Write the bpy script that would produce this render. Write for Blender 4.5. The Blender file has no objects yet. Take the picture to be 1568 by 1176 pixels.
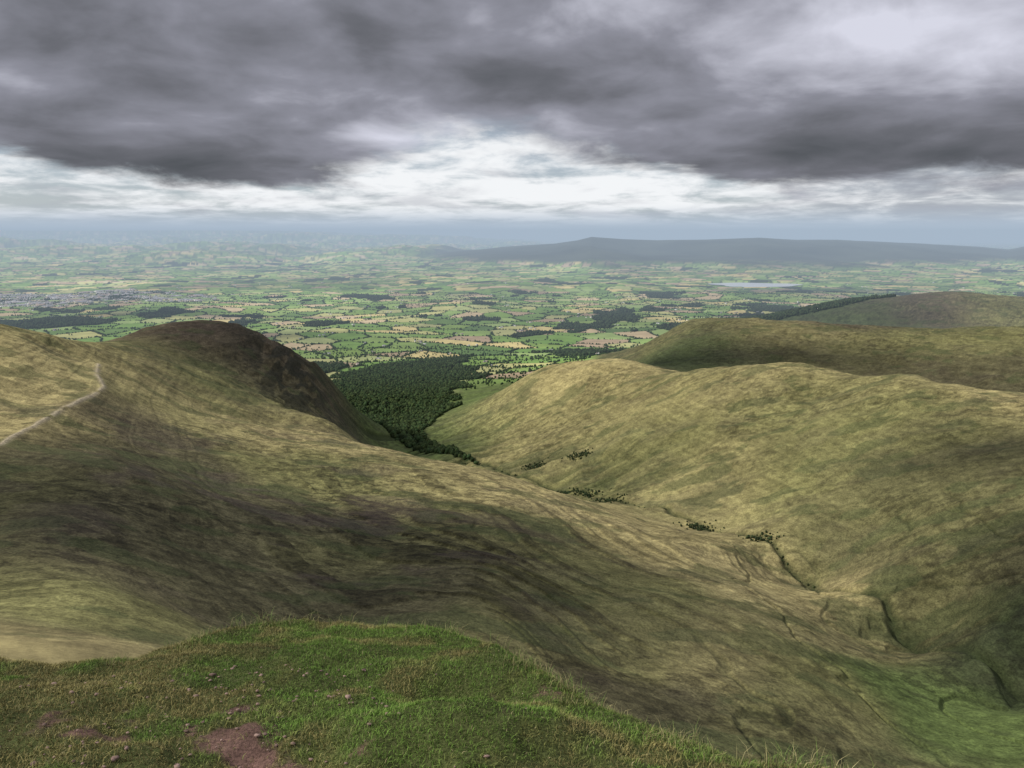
import bpy, bmesh, math, numpy as np, time
from mathutils import Vector
rng=np.random.default_rng(7)
scene=bpy.context.scene
try:
    scene.view_settings.view_transform='Standard'; scene.view_settings.look='None'; scene.view_settings.exposure=0
except Exception: pass
# ------------------------------------------------------------------ helpers
def px_ray(x,y):
    """image pixel (x, y) -> tan(bearing), tan(depression)"""
    u=(x-784)/1180.; v=(588-y)/1180.; d=.981+.194*v
    return u/d,(.194-.981*v)/d
def sstep(e0,e1,x):
    t=np.clip((x-e0)/(e1-e0),0,1); return t*t*(3-2*t)
TAB=rng.random((512,512))
def vn(x,y,seed=0):
    x=x+seed*37.31; y=y+seed*91.7
    xi=np.floor(x); yi=np.floor(y); fx=x-xi; fy=y-yi
    fx=fx*fx*fx*(fx*(fx*6-15)+10); fy=fy*fy*fy*(fy*(fy*6-15)+10)
    xi=xi.astype(np.int64)&511; yi=yi.astype(np.int64)&511; x1=(xi+1)&511; y1=(yi+1)&511
    a=TAB[xi,yi]; b=TAB[x1,yi]; c=TAB[xi,y1]; d=TAB[x1,y1]
    return a+(b-a)*fx+(c-a)*fy+(a-b-c+d)*fx*fy
def fbm(x,y,oct=5,seed=0,gain=.5):
    s=0; amp=1; tot=0
    for i in range(oct):
        s=s+amp*vn(x,y,seed+i*3); tot+=amp; amp*=gain
        x,y=(x*1.6-y*1.2),(x*1.2+y*1.6)
    return s/tot
def make_mesh(name,V,quads=None,tris=None,cols=None,mat=None,smooth=True):
    me=bpy.data.meshes.new(name)
    L=[];n=[]
    if quads is not None and len(quads): L.append(quads.reshape(-1)); n.append(np.full(len(quads),4))
    if tris is not None and len(tris): L.append(tris.reshape(-1)); n.append(np.full(len(tris),3))
    L=np.concatenate(L).astype(np.int32); n=np.concatenate(n).astype(np.int32)
    st=np.concatenate([[0],np.cumsum(n)[:-1]]).astype(np.int32)
    me.vertices.add(len(V)); me.vertices.foreach_set('co',V.astype(np.float32).reshape(-1))
    me.loops.add(len(L)); me.loops.foreach_set('vertex_index',L)
    me.polygons.add(len(n)); me.polygons.foreach_set('loop_start',st)
    try: me.polygons.foreach_set('loop_total',n)
    except Exception: pass
    me.update(calc_edges=True)
    if smooth: me.polygons.foreach_set('use_smooth',np.ones(len(n),dtype=bool))
    if cols is not None:
        at=me.color_attributes.new('Col','FLOAT_COLOR','POINT')
        if cols.shape[1]==3: cols=np.hstack([cols,np.ones((len(cols),1))])
        at.data.foreach_set('color',cols.astype(np.float32).reshape(-1))
    if mat: me.materials.append(mat)
    ob=bpy.data.objects.new(name,me); scene.collection.objects.link(ob)
    return ob
class NT:
    def __init__(s,nt): s.nt=nt; s.n=nt.nodes; s.l=nt.links
    def add(s,t,**k):
        nd=s.n.new(t)
        for a,b in k.items(): setattr(nd,a,b)
        return nd
    def put(s,sock,v):
        if isinstance(v,bpy.types.NodeSocket): s.l.new(v,sock)
        else: sock.default_value=v
    def m(s,op,a,b=None,c=None,clamp=False):
        nd=s.add('ShaderNodeMath',operation=op,use_clamp=clamp)
        s.put(nd.inputs[0],a)
        if b is not None: s.put(nd.inputs[1],b)
        if c is not None: s.put(nd.inputs[2],c)
        return nd.outputs[0]
    def mix(s,f,a,b,bt='MIX'):
        nd=s.add('ShaderNodeMixRGB',blend_type=bt)
        s.put(nd.inputs[0],f)
        for i,v in ((1,a),(2,b)):
            if isinstance(v,(tuple,list)) and len(v)==3: v=(*v,1)
            s.put(nd.inputs[i],v)
        return nd.outputs[0]
    def mr(s,v,a,b,c=0.,d=1.,smooth=True):
        nd=s.add('ShaderNodeMapRange',interpolation_type='SMOOTHSTEP' if smooth else 'LINEAR')
        s.put(nd.inputs[0],v)
        for i,q in enumerate((a,b,c,d)): s.put(nd.inputs[i+1],q)
        return nd.outputs[0]
    def noise(s,vec,scale,detail=5,rough=.55,dist=0):
        nd=s.add('ShaderNodeTexNoise'); s.put(nd.inputs['Vector'],vec)
        nd.inputs['Scale'].default_value=scale; nd.inputs['Detail'].default_value=detail
        nd.inputs['Roughness'].default_value=rough; nd.inputs['Distortion'].default_value=dist
        return nd.outputs[0]
    def comb(s,x,y,z):
        nd=s.add('ShaderNodeCombineXYZ'); s.put(nd.inputs[0],x); s.put(nd.inputs[1],y); s.put(nd.inputs[2],z); return nd.outputs[0]
def new_mat(name):
    m=bpy.data.materials.new(name); m.use_nodes=True; t=NT(m.node_tree)
    b=m.node_tree.nodes['Principled BSDF']; b.inputs['Roughness'].default_value=.95
    b.inputs['Specular IOR Level'].default_value=.12
    return m,t,b
# ------------------------------------------------------------------ control points of the hills (image x, image y, chosen distance m)
C=[]
def q(*pts):
    for x,y,D in pts:
        a,s=px_ray(x,y); C.append((a,math.log(D),700-s*D))
def h(*pts):   # image x, distance, height above plain
    for x,D,H in pts: C.append(((x-784)/1180./.98,math.log(D),H))
for a in (-1.3,-.8,-.4,0,.4,.8,1.3):
    for D,s in ((18,1.0),(60,.95),(130,.84)):
        if a<-.45 and D>100: s=.78
        C.append((a,math.log(D),700-s*D))
q((0,1000,250),(0,900,420),(0,780,620),(0,690,850),(0,600,1100),(0,508,1350))
q((-350,960,300),(-350,800,600),(-350,650,900),(-350,540,1200),(-350,540,1500))
q((150,1005,260),(150,900,430),(150,800,600),(150,700,830),(155,600,1250),(120,548,1420),(65,508,1520),(150,525,1850),(215,508,2150))
q((320,950,460),(320,850,630),(320,750,880),(320,665,1200),(320,622,1500),(320,560,1950),(310,491,2250),(255,498,2250),(360,496,2250))
q((400,600,1880),(405,518,2240),(450,543,2290),(500,569,2350),(488,598,2180),(430,645,1550),(350,545,2050))
q((450,900,600),(450,800,800),(450,700,1150),(500,642,1620))
q((560,945,560),(560,860,720),(560,765,980),(560,682,1380))
q((650,950,540),(650,840,780),(650,750,1050))
q((750,970,520),(750,880,680),(750,785,950),(750,724,1280))
q((850,1000,520),(850,900,700),(850,800,980),(850,755,1220))
q((950,1080,450),(950,1000,560),(950,900,740),(950,835,940),(950,788,1150))
q((1100,1110,450),(1100,1000,590),(1100,905,780),(1100,838,1020))
q((1240,1150,440),(1240,1050,560),(1240,960,740),(1240,912,900))
q((1400,1160,480),(1400,1070,600),(1400,1015,710),(1568,1180,470),(1568,1100,580),(1900,1190,440))
# stream
STREAM=[(1900,1150,500),(1568,1060,660),(1400,985,800),(1235,892,1020),(1100,812,1230),(950,770,1450),(840,742,1680),(750,716,1900),(680,690,2150),(620,664,2450)]
q(*STREAM)
h((590,3000,42),(600,3500,30),(640,4000,22))
h((560,1600,240),(560,1850,130),(560,2300,80),(535,1980,150),(537,2200,110),(450,2700,110),(320,2800,170),(300,3500,60),(150,2700,120),(0,1900,300),(0,2500,140),(-350,2200,150),(-350,3500,20),(0,3500,20))
h((480,3300,40),(450,4200,10),(530,2650,55),(500,2700,70))
# right hill
q((950,700,1700),(950,620,2050),(935,553,2400),(1100,740,1400),(1100,660,1650),(1100,562,2150))
q((1240,800,1150),(1240,700,1400),(1240,620,1700),(1240,560,1950),(1400,880,900),(1400,760,1120),(1400,660,1400),(1400,577,1750))
q((1568,960,720),(1568,850,850),(1568,720,1100),(1568,650,1350),(1568,602,1550),(1900,1000,620),(1900,800,850),(1900,700,1100),(1900,650,1450))
q((850,700,1850),(850,620,2250),(825,563,2600),(760,660,2250),(765,604,2600),(690,650,2450),(700,625,2750))
h((760,3300,60),(850,3100,110),(930,2900,150),(1100,2480,190),(1240,2300,175),(1400,2080,165),(1568,1850,160),(1900,1700,150))
# second & third hill
q((1040,540,2950),(1050,491,3450),(1130,486,3400),(1250,493,3350),(1320,498,3400),(1250,540,2850),(1400,506,3450),(1400,555,2750),(1568,503,3500),(1568,568,2600),(1900,510,3400),(960,545,3300),(1000,520,3500))
h((1040,4100,100),(1250,4100,100),(1400,4100,110),(1568,4100,120),(1900,4100,160),(850,4200,25))
q((1290,466,4900),(1380,453,5000),(1450,447,5000),(1568,459,4900),(1900,470,4900),(1200,480,5100))
h((1100,4900,70),(1000,4700,20))
for x in (-400,0,300,600,900): h((x,5200,0))
for x in (-400,0,300,600,900,1100,1300,1568,1900): h((x,6400,0),(x,8500,0))
C=np.array(C)
K=lambda r2:np.where(r2>0,r2*np.log(np.maximum(r2,1e-12)),0)
P=C[:,:2]; n=len(P)
d2=((P[:,None]-P[None])**2).sum(-1)
A=np.zeros((n+3,n+3)); A[:n,:n]=K(d2)+np.eye(n)*2e-4
A[:n,n]=1; A[:n,n+1:]=P; A[n:,:n]=A[:n,n:].T
W=np.linalg.solve(A,np.concatenate([C[:,2],[0,0,0]]))
GA=np.linspace(-1.35,1.35,540); GL=np.linspace(math.log(16),math.log(9000),520)
ga,gl=np.meshgrid(GA,GL,indexing='ij')
HG=W[n]+W[n+1]*ga+W[n+2]*gl
for i in range(n): HG+=W[i]*K((ga-P[i,0])**2+(gl-P[i,1])**2)
def samp(G,a,l):
    x=np.clip((a-GA[0])/(GA[1]-GA[0]),0,len(GA)-1.001); y=np.clip((l-GL[0])/(GL[1]-GL[0]),0,len(GL)-1.001)
    i=x.astype(int); j=y.astype(int); fx=x-i; fy=y-j
    if G.ndim==3: fx=fx[...,None]; fy=fy[...,None]
    return G[i,j]*(1-fx)*(1-fy)+G[i+1,j]*fx*(1-fy)+G[i,j+1]*(1-fx)*fy+G[i+1,j+1]*fx*fy
def wxy(x,y,D):
    a,s=px_ray(x,y); return a*D,D
SW=np.array([wxy(*p) for p in STREAM]+[((590-784)/1156*3000,3000),((600-784)/1156*3500,3500),((660-784)/1156*4000,4000),((800-784)/1156*4700,4700)])
PATH=np.array([wxy(*p) for p in [(150,548,1420),(148,575,1330),(160,596,1250),(135,614,1160),(95,636,1060),(45,665,940),(0,690,850),(-80,730,720),(-200,790,600)]])
def polydist(X,Y,PL):
    best=np.full(X.shape,1e18); tt=np.zeros(X.shape); side=np.zeros(X.shape); acc=0
    for (x0,y0),(x1,y1) in zip(PL[:-1],PL[1:]):
        dx,dy=x1-x0,y1-y0; L=math.hypot(dx,dy)
        t=np.clip(((X-x0)*dx+(Y-y0)*dy)/L/L,0,1)
        d=(X-x0-t*dx)**2+(Y-y0-t*dy)**2
        m=d<best; best=np.where(m,d,best); tt=np.where(m,acc+t*L,tt)
        side=np.where(m,np.sign((X-x0)*dy-(Y-y0)*dx),side); acc+=L
    return np.sqrt(best),tt,side
MTX=[px_ray(x,380)[0] for x in (600,680,740,850,885,905,950,1000,1080,1160,1220,1280,1400,1500,1545,1568,1640,1900)]
MTY=[727-px_ray(0,y)[1]*20000 for y in (398,388,382,374,368,363,366,368,367,364,368,368,373,379,383,378,378,378)]
MTY[0]=0
LAKE=(3290,10480,560,420)
def mount(X,Y):
    D=np.maximum(Y,1.); a=X/D
    mt=np.maximum(np.interp(a,MTX,MTY),0)+16*(fbm(a*22,a*0,4,34)-.5)*sstep(.0,.15,a)
    sp=1-np.abs(fbm(X/2600+Y/5200,Y/4200,5,31)-.5)*2
    c=D-20000+3000*(sp-.8)
    f=np.exp(-np.abs(c/np.where(c<0,4800,6000))**2.)
    return mt*f
def terrain(X,Y,info=False):
    D=np.maximum(Y,1.); a=X/D; l=np.log(D)
    H=samp(HG,a,l)*(1-sstep(5600,7200,D))
    H0=H
    hill=sstep(20,120,H)*(1-sstep(5600,7200,D))
    w=X+35*(vn(X/160,Y/160,5)-.5); w2=Y+35*(vn(X/160,Y/160,6)-.5)
    ampl=sstep(150,600,D)
    rg=1-np.abs(fbm(w/150,w2/150,4,8)-.5)*2
    H=H+hill*ampl*((fbm(w/260,w2/260,5,1)-.5)*20*sstep(600,1500,D)+(fbm(w/60,w2/60,5,2)-.5)*7+(rg-.8)*13*sstep(700,1600,D))
    pd,_,ps=polydist(X,Y,PATH)
    H=H+hill*(14*np.exp(-pd/45.)-5)*np.exp(-(pd/160.)**2)
    fl=np.exp(-((a+.295)/.06)**2-((D-2150)/300)**2)
    rb=1-np.abs(fbm(w/75,w2/120,4,18)-.5)*2
    H=H+fl*(rb-.75)*46
    # terracettes: thin steps along the contours
    tb=.35+1.5*np.exp(-((a+.05)/.30)**2-((D-760)/330)**2)
    hw_=H0+9*(fbm(X/120,Y/120,3,23)-.5)
    ter=fbm((X*.9+Y*.3)/95,hw_/3.6,2,9)
    ln=sstep(.52,.64,ter)
    H=H+hill*ampl*(ln-.3)*1.5*tb
    ck=1-np.abs(fbm(w/120,w2/190,4,17)-.5)*2
    creek=sstep(.95,.99,ck)*hill*ampl*sstep(.15,.35,a)*(1-sstep(1000,1200,D))
    wob=22*(fbm(X/70,Y/70,3,12)-.5)*2
    d,t,sd=polydist(X+wob,Y+wob*.7,SW)
    vis=(D<3000)*1.
    cut=np.exp(-(d/8.)**2)*7*vis
    g=1-np.abs(fbm((t+d*.35)/75.,d/420.,3,15)-.5)*2
    g=sstep(.80,.96,g)
    fade=(1-sstep(60,330,d))*sstep(5,30,d)*vis*sstep(1250,1700,D)
    near=(1-sstep(60,200,d))*sstep(5,25,d)*vis*(1-sstep(1250,1700,D))
    gully=g*(fade*np.where(sd<0,1.,.6)+near*.12)
    gully=np.maximum(gully,creek*.35)
    H=H-cut-gully*7
    pl=sstep(6500,12000,D)
    lk=1-np.exp(-(((X-LAKE[0])/1500)**2+((Y-LAKE[1])/1300)**2)**2)
    H=H+sstep(3800,5500,D)*(1-hill)*(fbm(X/1400,Y/1400,4,20)-.42)*85*lk*(1+pl*.8)
    far=sstep(13000,24000,D)*(1-sstep(.0,.12,a))
    H=H+far*np.maximum(fbm(X/5000,Y/9000,5,22)-.40,0)*1400
    H=H+sstep(30000,44000,D)*(600+760*(fbm(X/11000,Y/11000,4,25)-.5))*(1-sstep(-.22,.0,a))
    H=np.where(D>26000,np.minimum(H,900),H)
    H=np.maximum(H,mount(X,Y))
    lm=(((X-LAKE[0])/(LAKE[2]+60))**2+((Y-LAKE[1])/(LAKE[3]+60))**2)
    H=np.where(lm<1.25,np.minimum(H,-4+8*sstep(.9,1.25,lm)),H)
    z=H-700-D*D/(2*7.4e6)     # earth curvature
    if info: return z,H,hill,ln*tb,d,t,sd,gully,cut
    return z
# ------------------------------------------------------------------ colours
ST=(.32,.27,.12);SO=(.225,.20,.085);OL=(.165,.158,.062);OD=(.125,.118,.05);DK=(.095,.086,.043);GR=(.10,.135,.04);BR=(.10,.078,.052);DG=(.05,.066,.026)  # dark and straw tones also put slope shade and lit crests into the colour
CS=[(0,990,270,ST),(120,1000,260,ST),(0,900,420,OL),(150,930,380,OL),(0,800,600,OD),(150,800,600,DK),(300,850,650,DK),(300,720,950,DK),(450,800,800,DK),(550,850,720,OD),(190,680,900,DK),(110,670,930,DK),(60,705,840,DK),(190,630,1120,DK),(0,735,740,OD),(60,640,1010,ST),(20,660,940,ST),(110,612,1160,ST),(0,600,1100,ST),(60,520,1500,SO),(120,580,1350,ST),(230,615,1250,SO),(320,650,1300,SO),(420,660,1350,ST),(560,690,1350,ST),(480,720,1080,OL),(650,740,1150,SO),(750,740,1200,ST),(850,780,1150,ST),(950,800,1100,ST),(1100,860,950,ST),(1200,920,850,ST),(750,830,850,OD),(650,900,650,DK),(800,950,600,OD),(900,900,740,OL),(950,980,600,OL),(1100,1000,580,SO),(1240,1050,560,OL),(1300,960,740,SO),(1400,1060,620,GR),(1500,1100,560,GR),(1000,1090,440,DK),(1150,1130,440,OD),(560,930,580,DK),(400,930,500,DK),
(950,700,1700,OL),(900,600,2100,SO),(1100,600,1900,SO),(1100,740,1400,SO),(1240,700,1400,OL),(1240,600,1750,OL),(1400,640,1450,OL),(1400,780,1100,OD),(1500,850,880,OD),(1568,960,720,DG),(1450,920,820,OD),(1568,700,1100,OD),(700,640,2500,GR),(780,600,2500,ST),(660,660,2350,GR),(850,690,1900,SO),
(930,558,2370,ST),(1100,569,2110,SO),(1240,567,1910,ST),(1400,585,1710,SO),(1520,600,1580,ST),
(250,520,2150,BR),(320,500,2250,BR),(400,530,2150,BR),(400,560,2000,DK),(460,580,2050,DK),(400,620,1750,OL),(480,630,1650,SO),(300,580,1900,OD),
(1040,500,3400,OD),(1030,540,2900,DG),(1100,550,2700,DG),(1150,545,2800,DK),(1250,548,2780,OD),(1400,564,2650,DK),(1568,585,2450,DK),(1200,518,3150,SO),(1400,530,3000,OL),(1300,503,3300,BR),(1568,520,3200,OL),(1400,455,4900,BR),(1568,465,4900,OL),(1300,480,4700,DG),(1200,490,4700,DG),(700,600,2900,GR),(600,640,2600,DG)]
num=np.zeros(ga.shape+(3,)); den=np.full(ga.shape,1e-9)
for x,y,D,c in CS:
    a,s=px_ray(x,y); r2=(ga-a)**2+(gl-math.log(D))**2
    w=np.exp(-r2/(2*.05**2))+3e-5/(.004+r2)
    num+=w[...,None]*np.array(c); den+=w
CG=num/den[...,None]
def fields(X,Y,D):
    """irregular field plots: id hash, distance to the boundary"""
    th=.5
    wx=X+260*(vn(X/1300,Y/1300,41)-.5)+40*(vn(X/170,Y/170,44)-.5); wy=Y+260*(vn(X/1300,Y/1300,42)-.5)+40*(vn(X/170,Y/170,45)-.5)
    x=(wx*math.cos(th)-wy*math.sin(th))/250.; y=(wx*math.sin(th)+wy*math.cos(th))/225.
    xi=np.floor(x).astype(np.int64); yi=np.floor(y).astype(np.int64)
    F1=np.full(x.shape,9.);F2=np.full(x.shape,9.);ID=np.zeros(x.shape)
    p1x=np.zeros(x.shape);p1y=np.zeros(x.shape);p2x=np.zeros(x.shape);p2y=np.zeros(x.shape)
    for i in (-1,0,1):
        for j in (-1,0,1):
            cx=xi+i; cy=yi+j
            jx=TAB[cx&511,cy&511]; jy=TAB[(cx*7+13)&511,(cy*3+5)&511]
            px=cx+.5+(jx-.5)*.9; py=cy+.5+(jy-.5)*.9
            f=(px-x)**2+(py-y)**2
            m1=f<F1; m2=(~m1)&(f<F2)
            F2=np.where(m1,F1,np.where(m2,f,F2)); p2x=np.where(m1,p1x,np.where(m2,px,p2x)); p2y=np.where(m1,p1y,np.where(m2,py,p2y))
            ID=np.where(m1,TAB[(cx*5+3)&511,(cy*11+7)&511],ID); F1=np.where(m1,f,F1); p1x=np.where(m1,px,p1x); p1y=np.where(m1,py,p1y)
    ed=(F2-F1)/(2*np.sqrt((p1x-p2x)**2+(p1y-p2y)**2)+1e-6)*237
    return ID,ed
FC=np.array([(.16,.27,.06),(.23,.33,.09),(.12,.20,.05),(.27,.36,.12),(.15,.24,.06),(.19,.28,.065),(.34,.38,.15),(.10,.17,.05),(.56,.46,.20),(.21,.30,.08),(.50,.39,.23),(.14,.24,.055),(.36,.36,.15),(.42,.41,.16),(.17,.27,.06),(.36,.27,.17)])
TOWN=(-4900,8150,1600,950)
def town_mask(X,Y):
    return 1-sstep(.55,1.15,((X-TOWN[0])/TOWN[2])**2+((Y-TOWN[1])/TOWN[3])**2+(fbm(X/700,Y/700,4,60)-.5)*1.6)
def wood_mask(X,Y,H):
    d,t,sd=polydist(X,Y,SW)
    wdt=np.interp(Y,[1900,2200,2450,2800,3200,3600,3900,4150,4300],[0,16,60,200,320,330,200,60,0])
    m=(d<wdt*(.4+1.25*fbm(X/140,Y/140,4,50)))
    f1=(((X+3650)/620)**2+((Y-5850)/300)**2+(fbm(X/300,Y/300,3,51)-.5)*1.2)<1
    f2=(((X-1950)/620)**2+((Y-5150)/300)**2+(fbm(X/300,Y/300,3,52)-.5)*1.4)<1
    f4=(fbm(X/380,Y/520,4,54)>.675)&(Y>3600)&(H<90)
    return m|f1|f2|f4
def colour(X,Y,info):
    Z,H,hill,ln,d,t,sd,gully,cut=info
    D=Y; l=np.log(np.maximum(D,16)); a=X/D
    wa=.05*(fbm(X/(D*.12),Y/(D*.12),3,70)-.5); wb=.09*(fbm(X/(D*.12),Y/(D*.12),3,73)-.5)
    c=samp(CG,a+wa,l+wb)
    cw=np.exp(-((a+.32)/.3)**2-((l-math.log(760))/.45)**2)     # heathery bowl of the cwm
    big=fbm(X/190,Y/190,5,76); fine=fbm(X/9,Y/7,4,79,.7); mid=fbm(X/34,Y/20,4,81,.6)
    streak=fbm((X*.8+Y*.3)/38,H/2.2,3,82)
    k=1+.28*(big-.5)*2+.20*(streak-.5)*2+.40*(mid-.5)*2+(.45+.35*cw)*(fine-.5)*2
    k=k*(1-.42*np.clip(ln,0,1.4)*.8)*1.06
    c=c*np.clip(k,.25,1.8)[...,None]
    cl=sstep(.52,.58,fbm(X/15,Y/8,5,87,.6))*(.15+.4*sstep(.42,.6,fbm(X/260,Y/260,3,89))+.4*cw)
    c=c*(1-np.clip(cl,0,.85)[...,None]*.7)
    pt=sstep(.58,.66,fbm(X/70,Y/40,5,85))*.5
    c=c*(1-pt[...,None])+np.array((.062,.078,.03))*pt[...,None]
    hp=sstep(.55,.66,fbm(X/110,Y/70,5,63))*.45*np.clip(cw+.25,0,1)      # heather
    c=c*(1-hp[...,None])+np.array((.085,.062,.055))*hp[...,None]
    cg=np.exp(-((a+.29)/.075)**2-((D-2130)/340)**2)*sstep(.42,.52,fbm(X/22,Y/70,5,66))
    c=c*(1-cg[...,None]*.8)+np.array((.024,.026,.018))*cg[...,None]*.8
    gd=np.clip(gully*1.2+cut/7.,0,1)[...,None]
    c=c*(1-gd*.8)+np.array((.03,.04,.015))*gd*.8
    pd,_,_=polydist(X,Y,PATH); pm=(np.exp(-(pd/4.2)**2)*.85*sstep(.1,.4,vn(X/20,Y/20,99)))[...,None]
    c=c*(1-pm)+np.array((.40,.34,.23))*pm
    # fields
    ID,ed=fields(X,Y,D)
    fc=FC[(ID*1601).astype(int)%16]*(.85+.3*vn(X/60,Y/60,90))[...,None]*(.45+1.1*fbm(X/1500,Y/2300,3,92))[...,None]
    hw=np.maximum(5.5,D*.0011)
    hd=(1-sstep(hw*.6,hw*1.4,ed))*.9*(.45+.55*sstep(.3,.45,vn(X/90,Y/90,93)))
    hd=hd*(1-.3*sstep(9000,20000,D))
    fc=fc*(1-hd[...,None])+np.array((.028,.045,.02))*hd[...,None]
    fm=sstep(3050,3500,D+400*(fbm(X/300,Y/300,3,95)-.5))*(1-sstep(75,115,H+40*(fbm(X/200,Y/200,3,96)-.5)))
    mh_=mount(X,Y)
    fm=np.where(D>7200,1-sstep(60,180,mh_+120*(fbm(X/700,Y/700,4,96)-.5)),fm)
    mc=np.array((.045,.05,.035))*(.4+1.2*fbm(X/900,Y/900,4,64))[...,None]
    c=np.where((D>7200)[...,None],mc,c)
    c=c*(1-fm[...,None])+fc*fm[...,None]
    wm=wood_mask(X,Y,H)
    c=np.where(wm[...,None],np.array((.026,.04,.015))*(.6+.8*fine[...,None]),c)
    tm=town_mask(X,Y)*(.25+.75*sstep(.32,.55,vn(X/120,Y/120,98)))
    c=c*(1-.85*tm[...,None])+np.array((.21,.21,.21))*.85*tm[...,None]
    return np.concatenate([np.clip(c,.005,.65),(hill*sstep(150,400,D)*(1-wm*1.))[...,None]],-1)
# ------------------------------------------------------------------ terrain sheet
rows=np.concatenate([np.geomspace(16,280,60,endpoint=False),np.geomspace(280,3500,960,endpoint=False),700/np.linspace(.2,.0085,350),[88000,95000]])
colsA=np.concatenate([np.linspace(-1.3,-.75,50,endpoint=False),np.linspace(-.75,.75,1160,endpoint=False),np.linspace(.75,1.3,51)])
RA,RD=np.meshgrid(colsA,rows)
X=RA*RD; Y=RD.copy()
info=terrain(X,Y,True); Z=info[0]
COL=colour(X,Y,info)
V=np.stack([X,Y,Z],-1).reshape(-1,3)
nr,nc=X.shape
idx=np.arange(nr*nc).reshape(nr,nc)
Q=np.stack([idx[:-1,:-1],idx[:-1,1:],idx[1:,1:],idx[1:,:-1]],-1).reshape(-1,4)
m,t,b=new_mat('moorland_and_fields')
at=t.add('ShaderNodeVertexColor',layer_name='Col')
geo=t.add('ShaderNodeNewGeometry'); sp=t.add('ShaderNodeSeparateXYZ'); t.l.new(geo.outputs['Position'],sp.inputs[0])
v1=t.comb(t.m('MULTIPLY',sp.outputs[0],.09),t.m('MULTIPLY',sp.outputs[1],.09),t.m('MULTIPLY',sp.outputs[2],.30))
n1=t.noise(v1,1.,6,.72,.1)
v2=t.comb(t.m('MULTIPLY',sp.outputs[0],.40),t.m('MULTIPLY',sp.outputs[1],.40),t.m('MULTIPLY',sp.outputs[2],.8))
n2=t.noise(v2,1.,4,.7)
k=t.m('ADD',t.mr(n1,.3,.7,.78,1.22),t.mr(n2,.32,.68,-.34,.34))
kk=t.m('ADD',1.,t.m('MULTIPLY',at.outputs['Alpha'],t.m('SUBTRACT',k,1.)))
cc=t.add('ShaderNodeVectorMath',operation='SCALE'); t.l.new(at.outputs['Color'],cc.inputs[0]); t.l.new(kk,cc.inputs['Scale'])
t.l.new(cc.outputs[0],b.inputs['Base Color'])
bp=t.add('ShaderNodeBump'); bp.inputs['Distance'].default_value=2.4
t.put(bp.inputs['Strength'],t.m('MULTIPLY',at.outputs['Alpha'],.8)); t.put(bp.inputs['Height'],t.m('ADD',n1,t.m('MULTIPLY',n2,.55)))
t.l.new(bp.outputs[0],b.inputs['Normal'])
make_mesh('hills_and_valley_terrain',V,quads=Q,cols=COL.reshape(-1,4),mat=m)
# ------------------------------------------------------------------ lake
m,t,b=new_mat('lake_water'); b.inputs['Base Color'].default_value=(.6,.62,.64,1); b.inputs['Roughness'].default_value=.2; b.inputs['Specular IOR Level'].default_value=.7
th=np.linspace(0,2*math.pi,97)[:-1]; rr=1+.12*np.sin(3*th+1)+.08*np.sin(5*th)
LZ=-700-10500**2/(2*7.4e6)+1
LV=np.stack([LAKE[0]+LAKE[2]*1.06*np.cos(th)*rr,LAKE[1]+LAKE[3]*1.02*np.sin(th)*rr,np.full(96,LZ)],-1)
LV=np.vstack([LV,[[LAKE[0],LAKE[1],LZ]]])
TR=np.array([(i,(i+1)%96,96) for i in range(96)])
make_mesh('lake',LV,tris=TR,mat=m)
# ------------------------------------------------------------------ trees
def ico(sub):
    bm=bmesh.new(); bmesh.ops.create_icosphere(bm,subdivisions=sub,radius=1)
    v=np.array([x.co[:] for x in bm.verts]); f=np.array([[q.index for q in p.verts] for p in bm.faces]); bm.free(); return v,f
mt_,tt,bt=new_mat('tree_foliage')
av=tt.add('ShaderNodeVertexColor',layer_name='Col'); tt.l.new(av.outputs['Color'],bt.inputs['Base Color'])
def forest(name,X,Y,R,sub,seed,base=(.03,.05,.017)):
    r=np.random.default_rng(seed); v,f=ico(sub); N=len(X); Z=terrain(X,Y)
    k=r.uniform(.62,1.3,(N,len(v),1)); hgt=r.uniform(.85,1.5,(N,1))
    W=v[None]*k*R[:,None,None]; W[...,2]*=hgt
    W[...,0]+=X[:,None]; W[...,1]+=Y[:,None]; W[...,2]+=(Z+R*.75)[:,None]
    c=np.array(base)*r.uniform(.5,1.6,(N,1,1))*np.array([1,1,1])*(1+r.uniform(-.15,.25,(N,1,1))*np.array([1,.3,0]))
    c=c*np.ones((1,len(v),1))*r.uniform(.75,1.25,(N,len(v),1))
    F=(f[None]+(np.arange(N)*len(v))[:,None,None]).reshape(-1,3)
    return make_mesh(name,W.reshape(-1,3),tris=F,cols=c.reshape(-1,3),mat=mt_,smooth=False)
N=170000
x=rng.uniform(-1300,500,N); y=rng.uniform(1950,4500,N); H=terrain(x,y)+700
d,_,_=polydist(x,y,SW)
keep=wood_mask(x,y,H)&(d<600)&(rng.random(N)<.42); x,y=x[keep][:15000],y[keep][:15000]
forest('valley_woodland',x,y,rng.uniform(3.6,7.5,len(x)),2,1,(.028,.046,.016))
N=560000
y=rng.uniform(3000,9000,N); a=rng.uniform(-.75,.75,N); x=a*y; H=terrain(x,y)+700
wm=wood_mask(x,y,H); ID,ed=fields(x,y,y)
dd,_,_=polydist(x,y,SW)
ok1=wm&(dd>350)&(rng.random(N)<.35)
g=sstep(.3,.45,vn(x/90,y/90,93))
ok2=(~wm)&(H<95)&(ed<6.)&(rng.random(N)<(.2+.7*g)*(1+.5*(y<4800)))&(y>3200)
ok3=(~wm)&(H<95)&(rng.random(N)<(.008+.05*(y<4700))*(fbm(x/250,y/250,3,88)>.47))&(y>3100)
xs=x[ok1]; ys=y[ok1]
forest('forestry_plantation',xs[:18000],ys[:18000],rng.uniform(6,10,min(18000,len(xs))),1,2,(.024,.038,.016))
o=ok2|ok3; xs=x[o][:30000]; ys=y[o][:30000]
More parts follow.
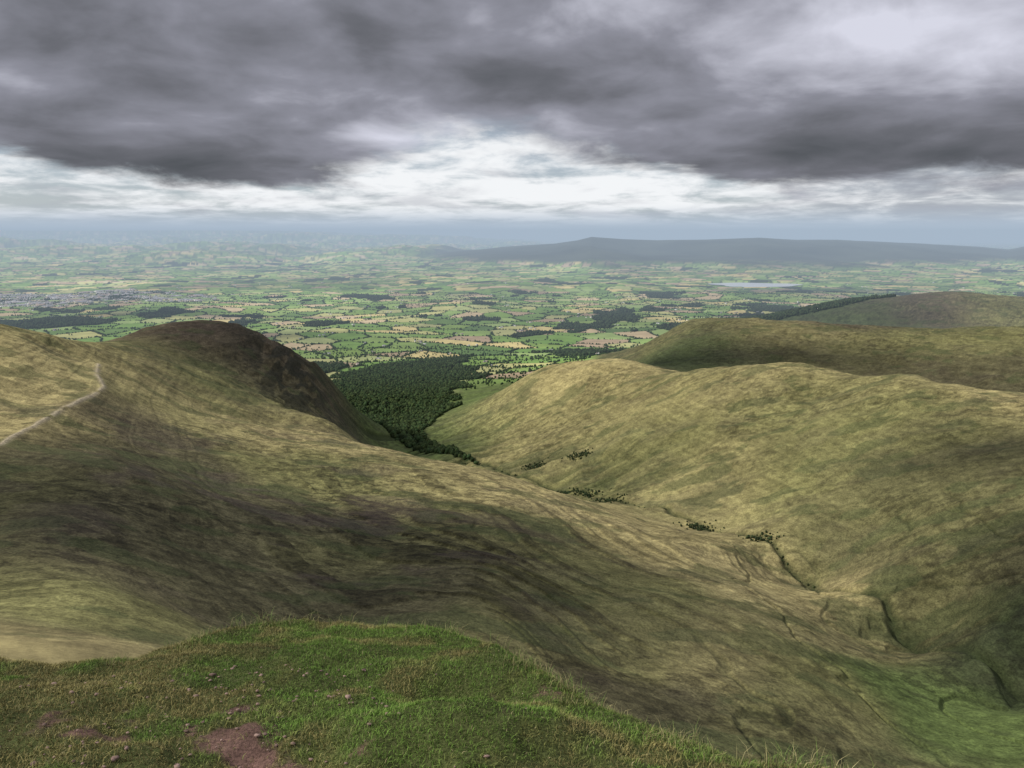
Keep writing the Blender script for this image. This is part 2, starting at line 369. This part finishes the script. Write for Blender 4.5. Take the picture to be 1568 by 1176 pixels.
forest('hedgerow_trees',xs,ys,rng.uniform(2.4,6,len(xs)),1,3,(.030,.052,.018))
# scrub trees in the gullies
N=60000
a=rng.uniform(-.2,.7,N); y=rng.uniform(600,2300,N); x=a*y
inf=terrain(x,y,True); gl_=inf[7]; ct=inf[8]
spots=[(885,712,1800,22),(900,742,1570,20),(935,765,1470,20),(1072,806,1240,20),(1165,842,1130,16),(820,705,1830,18),(870,745,1600,18)]
ok=((gl_>.75)&(y>1400)&(inf[4]<300)&(rng.random(N)<.2))|((ct>5)&(y>1000)&(rng.random(N)<.22))
xs,ys=x[ok],y[ok]
ex=[];ey=[]
for sx,sy,sD,r in spots:
    px,py=wxy(sx,sy,sD); k=int(r*7); ex+=list(px+rng.normal(0,r*.75,k)); ey+=list(py+rng.normal(0,r*.55,k))
xs=np.concatenate([xs,ex]); ys=np.concatenate([ys,ey])
forest('gully_scrub',xs,ys,rng.uniform(.8,2.3,len(xs)),1,4,(.024,.036,.014))
# ------------------------------------------------------------------ town
def houses(name,x,y,w,l,hh,wall,roof,seed):
    r=np.random.default_rng(seed); N=len(x); z=terrain(x,y); th=r.uniform(0,math.pi,N)
    T=np.array([(-1,-1,0),(1,-1,0),(1,1,0),(-1,1,0),(-1,-1,1),(1,-1,1),(1,1,1),(-1,1,1),(0,-1,1.6),(0,1,1.6)],float)
    T=np.vstack([T,T[[4,5,6,7,8,9]]])
    P=T[None]*np.stack([w/2,l/2,hh],-1)[:,None]
    c,s=np.cos(th)[:,None],np.sin(th)[:,None]
    W=np.stack([P[...,0]*c-P[...,1]*s+x[:,None],P[...,0]*s+P[...,1]*c+y[:,None],P[...,2]+z[:,None]-.3],-1)
    q_=np.array([(0,1,5,4),(1,2,6,5),(2,3,7,6),(3,0,4,7),(10,14,15,13),(11,12,15,14)]); t_=np.array([(4,5,8),(6,7,9)])
    off=(np.arange(N)*16)[:,None,None]
    cw=wall[r.integers(0,len(wall),N)]; cr=roof[r.integers(0,len(roof),N)]
    cc=np.concatenate([np.repeat(cw[:,None],10,1),np.repeat(cr[:,None],6,1)],1)
    make_mesh(name,W.reshape(-1,3),quads=(q_[None]+off).reshape(-1,4),tris=(t_[None]+off).reshape(-1,3),cols=cc.reshape(-1,3),mat=mh,smooth=False)
mh,th_,bh=new_mat('render_and_slate'); av=th_.add('ShaderNodeVertexColor',layer_name='Col'); th_.l.new(av.outputs['Color'],bh.inputs['Base Color'])
WALL=np.array([(.7,.68,.64),(.5,.47,.43),(.75,.74,.71),(.4,.33,.28)]); ROOF=np.array([(.24,.24,.26),(.34,.33,.34),(.2,.2,.21),(.32,.25,.21)])
N=11000; x=rng.uniform(TOWN[0]-2300,TOWN[0]+2600,N); y=rng.uniform(6700,9700,N)
k=rng.random(N)<town_mask(x,y)*.9*sstep(.32,.55,vn(x/120,y/120,98)); x,y=x[k],y[k]; n_=len(x)
big=rng.random(n_)<.08
houses('town_houses',x,y,np.where(big,45,rng.uniform(9,15,n_)),np.where(big,90,rng.uniform(10,34,n_)),np.where(big,9,rng.uniform(5,9,n_)),WALL,ROOF,5)
N=260; y=rng.uniform(3700,11000,N); x=rng.uniform(-.7,.7,N)*y
H=terrain(x,y)+700; k=(H<80)&(~wood_mask(x,y,H))&((((x-LAKE[0])/800)**2+((y-LAKE[1])/700)**2)>1); x,y=x[k],y[k]; n_=len(x)
x2=np.concatenate([x,x+rng.normal(0,25,n_)]); y2=np.concatenate([y,y+rng.normal(0,25,n_)]); n_=len(x2)
houses('farmhouses',x2,y2,rng.uniform(8,13,n_),rng.uniform(12,26,n_),rng.uniform(4,6,n_),WALL,ROOF,6)
# ------------------------------------------------------------------ summit knoll in the foreground
ek=[(-500,1010),(0,1003),(80,1008),(165,1008),(250,988),(340,968),(430,955),(500,950),(600,955),(690,962),(760,985),(830,1022),(870,1055),(930,1085),(1000,1113),(1100,1143),(1200,1165),(1300,1184),(1500,1225),(2200,1300)]
EA=np.array([px_ray(*p)[0] for p in ek]); ES=np.array([px_ray(*p)[1] for p in ek]); ED=1.6/(ES-.27)
def knoll(X,Y):
    D=np.maximum(Y,.3); a=X/D
    De=np.interp(a,EA,ED)+.16*(fbm(a*14,a*0,3,110)-.5)
    tt_=np.maximum(D-(De-.22),0); e=np.where(tt_<1.6,.6*tt_**2,.6*1.6**2+1.92*(tt_-1.6))
    z=-1.6-.27*D-e
    inn=sstep(.1,.8,De-D)
    z+=.21*np.exp(-((X+.22)/.6)**2-((Y-3.6)/.34)**2)*inn
    z-=.10*np.exp(-((X+.3)/.8)**2-((Y-4.3)/.25)**2)*inn
    z-=.07*np.exp(-((X+1.25)/.45)**2-((Y-3.25)/.35)**2)
    z+=.12*(fbm(X/.9,Y/.9,3,101)-.5)+.08*(fbm(X/.22,Y/.22,3,104)-.5)
    return z,D-De
def dirt(X,Y):
    n=fbm(X/.3,Y/.3,5,120,.6)
    m=np.exp(-((X+1.27)/.22)**2-((Y-3.36)/.14)**2)*1.0+np.exp(-((X+.98)/.18)**2-((Y-3.32)/.10)**2)*.75+np.exp(-((X+1.58)/.26)**2-((Y-3.98)/.13)**2)*.8+np.exp(-((X+1.5)/.3)**2-((Y-3.6)/.13)**2)*.6+np.exp(-((X+2.4)/.5)**2-((Y-3.6)/.3)**2)*.4+np.exp(-((X+.27)/.12)**2-((Y-3.75)/.08)**2)*.75
    return sstep(.42,.74,m+(n-.5)*1.7)
ka=np.linspace(-1.6,1.6,700); kd=np.concatenate([np.linspace(.6,2.6,50,endpoint=False),np.linspace(2.6,7,420,endpoint=False),np.linspace(7,34,60)])
RA,RD=np.meshgrid(ka,kd); X=RA*RD; Y=RD; Z,_=knoll(X,Y)
dm=dirt(X,Y)[...,None]; nn=fbm(X/.12,Y/.12,4,130)[...,None]
gc=np.array((.08,.095,.03))*(.6+.8*nn); dc=np.array((.15,.09,.07))*(.5+1.*nn)
KC=gc*(1-dm)+dc*dm
nr,nc=X.shape; idx=np.arange(nr*nc).reshape(nr,nc); Q=np.stack([idx[:-1,:-1],idx[:-1,1:],idx[1:,1:],idx[1:,:-1]],-1).reshape(-1,4)
m,t,b=new_mat('summit_soil'); av=t.add('ShaderNodeVertexColor',layer_name='Col')
g=t.add('ShaderNodeNewGeometry'); nz=t.noise(g.outputs['Position'],60,6,.7)
t.l.new(t.mix(1.,av.outputs['Color'],t.mr(nz,.3,.7,.5,1.4),'MULTIPLY'),b.inputs['Base Color'])
bp=t.add('ShaderNodeBump'); bp.inputs['Distance'].default_value=.02; bp.inputs['Strength'].default_value=.9; t.l.new(nz,bp.inputs['Height']); t.l.new(bp.outputs[0],b.inputs['Normal'])
make_mesh('summit_ground',np.stack([X,Y,Z],-1).reshape(-1,3),quads=Q,cols=KC.reshape(-1,3),mat=m)
# grass
def grass(name,x,y,hgt,wd,lean,cb,seed):
    r=np.random.default_rng(seed); N=len(x); z,_=knoll(x,y)
    th=r.uniform(0,2*math.pi,N); ph=r.uniform(0,2*math.pi,N)
    wx,wy=np.cos(ph)*wd/2,np.sin(ph)*wd/2
    lx,ly=np.cos(th)*lean*hgt,np.sin(th)*lean*hgt
    p=np.stack([x,y,z-.004],-1)
    w=np.stack([wx,wy,wx*0],-1)
    m1=p+np.stack([lx*.3,ly*.3,hgt*.55],-1); tp=p+np.stack([lx,ly,hgt*(1-.35*lean**2)],-1)
    W=np.stack([p-w,p+w,m1+w*.7,m1-w*.7,tp],1)
    off=(np.arange(N)*5)[:,None]
    Qd=np.array([[0,1,2,3]])+off; Td=np.array([[3,2,4]])+off
    c=np.repeat(cb[:,None],5,1)*np.array([.6,.6,1,1,1.1])[None,:,None]
    return make_mesh(name,W.reshape(-1,3),quads=Qd,tris=Td,cols=c.reshape(-1,3),mat=mg,smooth=False)
mg,tg,bg=new_mat('grass_blades'); av=tg.add('ShaderNodeVertexColor',layer_name='Col'); tg.l.new(av.outputs['Color'],bg.inputs['Base Color']); bg.inputs['Roughness'].default_value=.7
N=500000
y=2.5+(rng.random(N)**.8)*4.2; a=rng.uniform(-.8,.8,N); x=a*y
_,e=knoll(x,y); dm=dirt(x,y)
wgt=y/6.6
k=(e<.55)&(rng.random(N)<wgt)&(rng.random(N)>dm*.93); x,y,e=x[k],y[k],e[k]; N=len(x)
pn=fbm(x/.5,y/.5,4,140); dry=sstep(.48,.76,fbm(x/.28,y/.28,4,150)+.26*sstep(-1.2,-2.6,x)+.06*(y<3.6))
dry=np.clip(dry+.35*sstep(-.15,.1,e),0,1)
cb=np.array((.135,.225,.042))*(1-dry[:,None])+np.array((.24,.21,.08))*dry[:,None]
cb=cb*(.45+1.05*pn)[:,None]*rng.uniform(.6,1.4,(N,1)); st=rng.random(N)<.04; cb[st]=np.array((.34,.30,.15))*rng.uniform(.6,1.1,(st.sum(),1))
grass('turf_grass',x,y,rng.uniform(.012,.034,N)*(.6+.9*pn),rng.uniform(.0025,.0045,N),rng.uniform(.3,1.1,N),cb,11)
# taller bents along the rim
xs=[];ys=[];hs=[]
for i in range(130):
    aa=rng.uniform(-.62,.55); 
    if aa<-.1 and rng.random()<.6: continue
    De=np.interp(aa,EA,ED); dd=De+rng.normal(-.02,.12); k=int(rng.uniform(10,60)); sg=rng.uniform(.02,.07)
    xs+=list(aa*dd+rng.normal(0,sg,k)); ys+=list(dd+rng.normal(0,sg,k)); hs+=list(rng.uniform(.35,1.,k)*rng.uniform(.05,.17))
xs=np.array(xs);ys=np.array(ys);hs=np.array(hs);N=len(xs)
cb=np.array((.36,.32,.15))*rng.uniform(.5,1.3,(N,1)); gsel=rng.random(N)<.5; cb[gsel]=np.array((.14,.21,.05))*rng.uniform(.6,1.3,(gsel.sum(),1))
grass('long_grass_tufts',xs,ys,hs,rng.uniform(.0025,.004,N),rng.uniform(.2,1.1,N),cb,12)
# stones
v,f=ico(2); N=210
xa=rng.normal(-1.6,.6,N); ya=rng.uniform(3.1,4.7,N); R=rng.uniform(.004,.011,N)*np.where(rng.random(N)<.08,1.5,1)
z,_=knoll(xa,ya)
W=v[None]*rng.uniform(.7,1.25,(N,len(v),1))*R[:,None,None]*np.stack([rng.uniform(.8,1.5,N),rng.uniform(.7,1.2,N),rng.uniform(.4,.8,N)],-1)[:,None]
W[...,0]+=xa[:,None];W[...,1]+=ya[:,None];W[...,2]+=(z+R*.3+.008)[:,None]
c=np.array((.24,.165,.135))*rng.uniform(.5,1.3,(N,1,1))*np.ones((1,len(v),1))
ms,ts,bs=new_mat('sandstone'); av=ts.add('ShaderNodeVertexColor',layer_name='Col'); ts.l.new(av.outputs['Color'],bs.inputs['Base Color'])
make_mesh('scattered_stones',W.reshape(-1,3),tris=(f[None]+(np.arange(N)*len(v))[:,None,None]).reshape(-1,3),cols=c.reshape(-1,3),mat=ms,smooth=False)
# ------------------------------------------------------------------ haze: absorbing box over the lowland, its emission stands in for scattered light
hz=bpy.data.materials.new('haze_glow'); hz.use_nodes=True; t=NT(hz.node_tree); t.n.clear()
out=t.add('ShaderNodeOutputMaterial'); SG=1/18000.
ab=t.add('ShaderNodeVolumeAbsorption'); ab.inputs['Color'].default_value=(0,0,0,1); ab.inputs['Density'].default_value=SG
em=t.add('ShaderNodeEmission'); em.inputs['Color'].default_value=(.385,.475,.58,1); em.inputs['Strength'].default_value=SG
ad=t.add('ShaderNodeAddShader'); t.l.new(ab.outputs[0],ad.inputs[0]); t.l.new(em.outputs[0],ad.inputs[1]); t.l.new(ad.outputs[0],out.inputs['Volume'])
x0,x1,y0,y1,z0,z1=-130000,130000,3000,100000,-1900,110
HV=np.array([(x0,y0,z0),(x1,y0,z0),(x1,y1,z0),(x0,y1,z0),(x0,y0,z1),(x1,y0,z1),(x1,y1,z1),(x0,y1,z1)],float)
HQ=np.array([(0,3,2,1),(4,5,6,7),(0,1,5,4),(1,2,6,5),(2,3,7,6),(3,0,4,7)])
make_mesh('haze_glow_volume',HV,quads=HQ,mat=hz,smooth=False)
# ------------------------------------------------------------------ sky
SUN_EL=math.radians(36); SUN_AZ=math.radians(-98)   # azimuth from +Y towards +X
dv=Vector((math.sin(SUN_AZ)*math.cos(SUN_EL),math.cos(SUN_AZ)*math.cos(SUN_EL),math.sin(SUN_EL)))
w=bpy.data.worlds.new('World'); scene.world=w; w.use_nodes=True; t=NT(w.node_tree); t.n.clear()
sky=t.add('ShaderNodeTexSky',sky_type='NISHITA'); sky.sun_disc=False; sky.sun_elevation=SUN_EL; sky.sun_rotation=SUN_AZ; sky.altitude=880
tc=t.add('ShaderNodeTexCoord'); s=t.add('ShaderNodeSeparateXYZ'); t.l.new(tc.outputs['Generated'],s.inputs[0])
x,y,z=s.outputs
az=t.m('ARCTAN2',x,y); r=t.m('SQRT',t.m('ADD',t.m('MULTIPLY',x,x),t.m('MULTIPLY',y,y)))
el=t.m('MAXIMUM',t.m('DIVIDE',z,t.m('MAXIMUM',r,.02)),0.)
lp=t.m('LOGARITHM',t.m('ADD',el,.05),math.e)
vec=t.comb(t.m('MULTIPLY',az,3.5),t.m('MULTIPLY',lp,-1.9),3.1)
nA=t.noise(vec,.9,3,.5,.3); nB=t.noise(vec,2.1,8,.52,.25)
vec2=t.comb(t.m('MULTIPLY',az,6.),t.m('MULTIPLY',el,22.),7.7)
nC=t.noise(vec2,1.2,7,.6,.3); nD=t.noise(vec2,.55,2,.5,.2)
ramp=t.add('ShaderNodeValToRGB'); ramp.color_ramp.interpolation='B_SPLINE'
pts=[(.0,.09),(.093,.083),(.16,.056),(.257,.044),(.35,.044),(.395,.074),(.45,.108),(.54,.100),(.59,.08),(.68,.062),(.734,.048),(.833,.05),(.905,.053),(1.,.06)]
cr=ramp.color_ramp
while len(cr.elements)<len(pts): cr.elements.new(.5)
for e,(pp,vv) in zip(cr.elements,pts): e.position=pp; e.color=(vv*4,)*3+(1,)
t.l.new(t.m('DIVIDE',t.m('ADD',az,.7),1.4),ramp.inputs[0])
base=t.m('DIVIDE',ramp.outputs[0],4.)
rel=t.m('SUBTRACT',t.m('ADD',t.m('ADD',el,t.m('MULTIPLY',t.m('SUBTRACT',nC,.5),.085)),t.m('MULTIPLY',t.m('SUBTRACT',nB,.5),.04)),base)
def blob(a0,e0,sa,se,k):
    q1=t.m('POWER',t.m('ABSOLUTE',t.m('DIVIDE',t.m('SUBTRACT',az,a0),sa)),2.); q2=t.m('POWER',t.m('ABSOLUTE',t.m('DIVIDE',t.m('SUBTRACT',el,e0),se)),2.)
    return t.m('MULTIPLY',t.m('EXPONENT',t.m('MULTIPLY',t.m('ADD',q1,q2),-1.)),k)
soft=blob(-.05,.12,.16,.06,.03)
mask=t.mr(rel,-.010,t.m('ADD',.018,soft))
tone=t.m('ADD',t.m('MULTIPLY',t.m('SUBTRACT',nA,.5),.9),t.m('MULTIPLY',t.m('SUBTRACT',nB,.5),1.0))
tone=t.m('ADD',tone,t.m('MULTIPLY',t.m('SUBTRACT',nD,.5),.4))
tone=t.m('ADD',tone,.49)
for B in ((.50,.22,.22,.08,.28),(.25,.25,.2,.04,.10),(-.35,.07,.22,.03,-.15),(.4,.08,.25,.022,-.17),(-.5,.17,.2,.04,-.05),(-.05,.12,.14,.03,.26),(-.45,.26,.3,.03,.06)):
    tone=t.m('ADD',tone,blob(*B))
tone=t.m('ADD',tone,t.mr(el,.33,.8,0,.8))
rp=t.add('ShaderNodeValToRGB'); cr=rp.color_ramp
P2=[(0,(.085,.093,.105,1)),(.3,(.15,.155,.178,1)),(.6,(.27,.275,.325,1)),(1.,(.68,.69,.79,1))]
while len(cr.elements)<4: cr.elements.new(.5)
for e,(pp,cc) in zip(cr.elements,P2): e.position=pp; e.color=cc
t.l.new(tone,rp.inputs[0])
vec3=t.comb(t.m('MULTIPLY',az,9.),t.m('MULTIPLY',lp,4.2),1.7)
nE=t.noise(vec3,1.2,8,.6,.25)
skyc=t.add('ShaderNodeVectorMath',operation='SCALE'); t.l.new(sky.outputs[0],skyc.inputs[0]); skyc.inputs['Scale'].default_value=.085
sk=t.mix(.65,skyc.outputs[0],(.46,.52,.60))
cen=blob(.0,.055,.34,.045,.19)
cf=t.mr(t.m('ADD',nE,t.m('SUBTRACT',cen,.04)),.38,.64)
low=t.mix(cf,sk,(.90,.92,.94))
low=t.mix(t.mr(nB,.50,.70,0,.5),low,(.42,.44,.49))
low=t.mix(t.m('MULTIPLY',t.mr(az,.24,.45),t.mr(nE,.35,.65,.8,.2)),low,(.38,.40,.46))
low=t.mix(t.mr(el,.0,.035,1.,0.),low,(.44,.53,.64))
col=t.mix(mask,low,rp.outputs[0])
bgn=t.add('ShaderNodeBackground'); t.l.new(col,bgn.inputs[0]); bgn.inputs[1].default_value=1.
o=t.add('ShaderNodeOutputWorld'); t.l.new(bgn.outputs[0],o.inputs[0])
# ------------------------------------------------------------------ added cumulus meshes out of view, placed to shade parts of the land
mc_,tc_,bc=new_mat('shade_cloud_surface'); bc.inputs['Base Color'].default_value=(.8,.8,.83,1); bc.inputs['Roughness'].default_value=1
def add_shade_cloud(tx,ty,rx,ry,alt,seed):
    r=np.random.default_rng(seed); v,f=ico(3); tz=float(terrain(np.array([tx*1.]),np.array([ty*1.]))[0])
    L=(alt-tz)/dv.z; cx,cy=tx+dv.x*L,ty+dv.y*L
    VV=[];FF=[];o=0
    for i in range(16):
        th=r.uniform(0,6.28); q_=r.random()**.5*.75; s=r.uniform(.25,.45)
        k=1+.5*(fbm(v[:,0]*1.7+i*3.1,v[:,1]*1.7+v[:,2],4,seed)-.5)
        p=v*k[:,None]*np.array([rx*s,ry*s,min(rx,ry)*s*.7])
        p[:,2]=np.maximum(p[:,2],-min(rx,ry)*.06)
        VV.append(p+np.array([cx+rx*q_*math.cos(th),cy+ry*q_*math.sin(th),alt])); FF.append(f+o); o+=len(v)
    make_mesh('shade_cloud',np.vstack(VV),tris=np.vstack(FF),mat=mc_)
add_shade_cloud(-190,700,330,220,1150,1)
add_shade_cloud(640,770,190,160,1150,2)
add_shade_cloud(-600,2110,220,220,1300,3)
add_shade_cloud(900,2800,560,170,1500,4)
add_shade_cloud(820,1230,230,130,1300,5)
add_shade_cloud(2600,6300,1300,380,2700,6)
add_shade_cloud(-2900,6400,900,300,2700,7)
add_shade_cloud(3500,9300,1500,500,3900,8)
add_shade_cloud(-1700,5100,600,200,2200,10)
# ------------------------------------------------------------------ sun & camera
L=bpy.data.lights.new('sun','SUN'); L.energy=3.7; L.angle=math.radians(4); L.color=(1,.95,.86)
so=bpy.data.objects.new('sun',L); scene.collection.objects.link(so)
so.rotation_euler=dv.to_track_quat('Z','Y').to_euler()
cam=bpy.data.cameras.new('camera'); cam.sensor_width=36; cam.lens=27.09; cam.clip_start=.1; cam.clip_end=300000
co=bpy.data.objects.new('camera',cam); scene.collection.objects.link(co); co.rotation_euler=(math.radians(90-11.2),0,0)
scene.camera=co
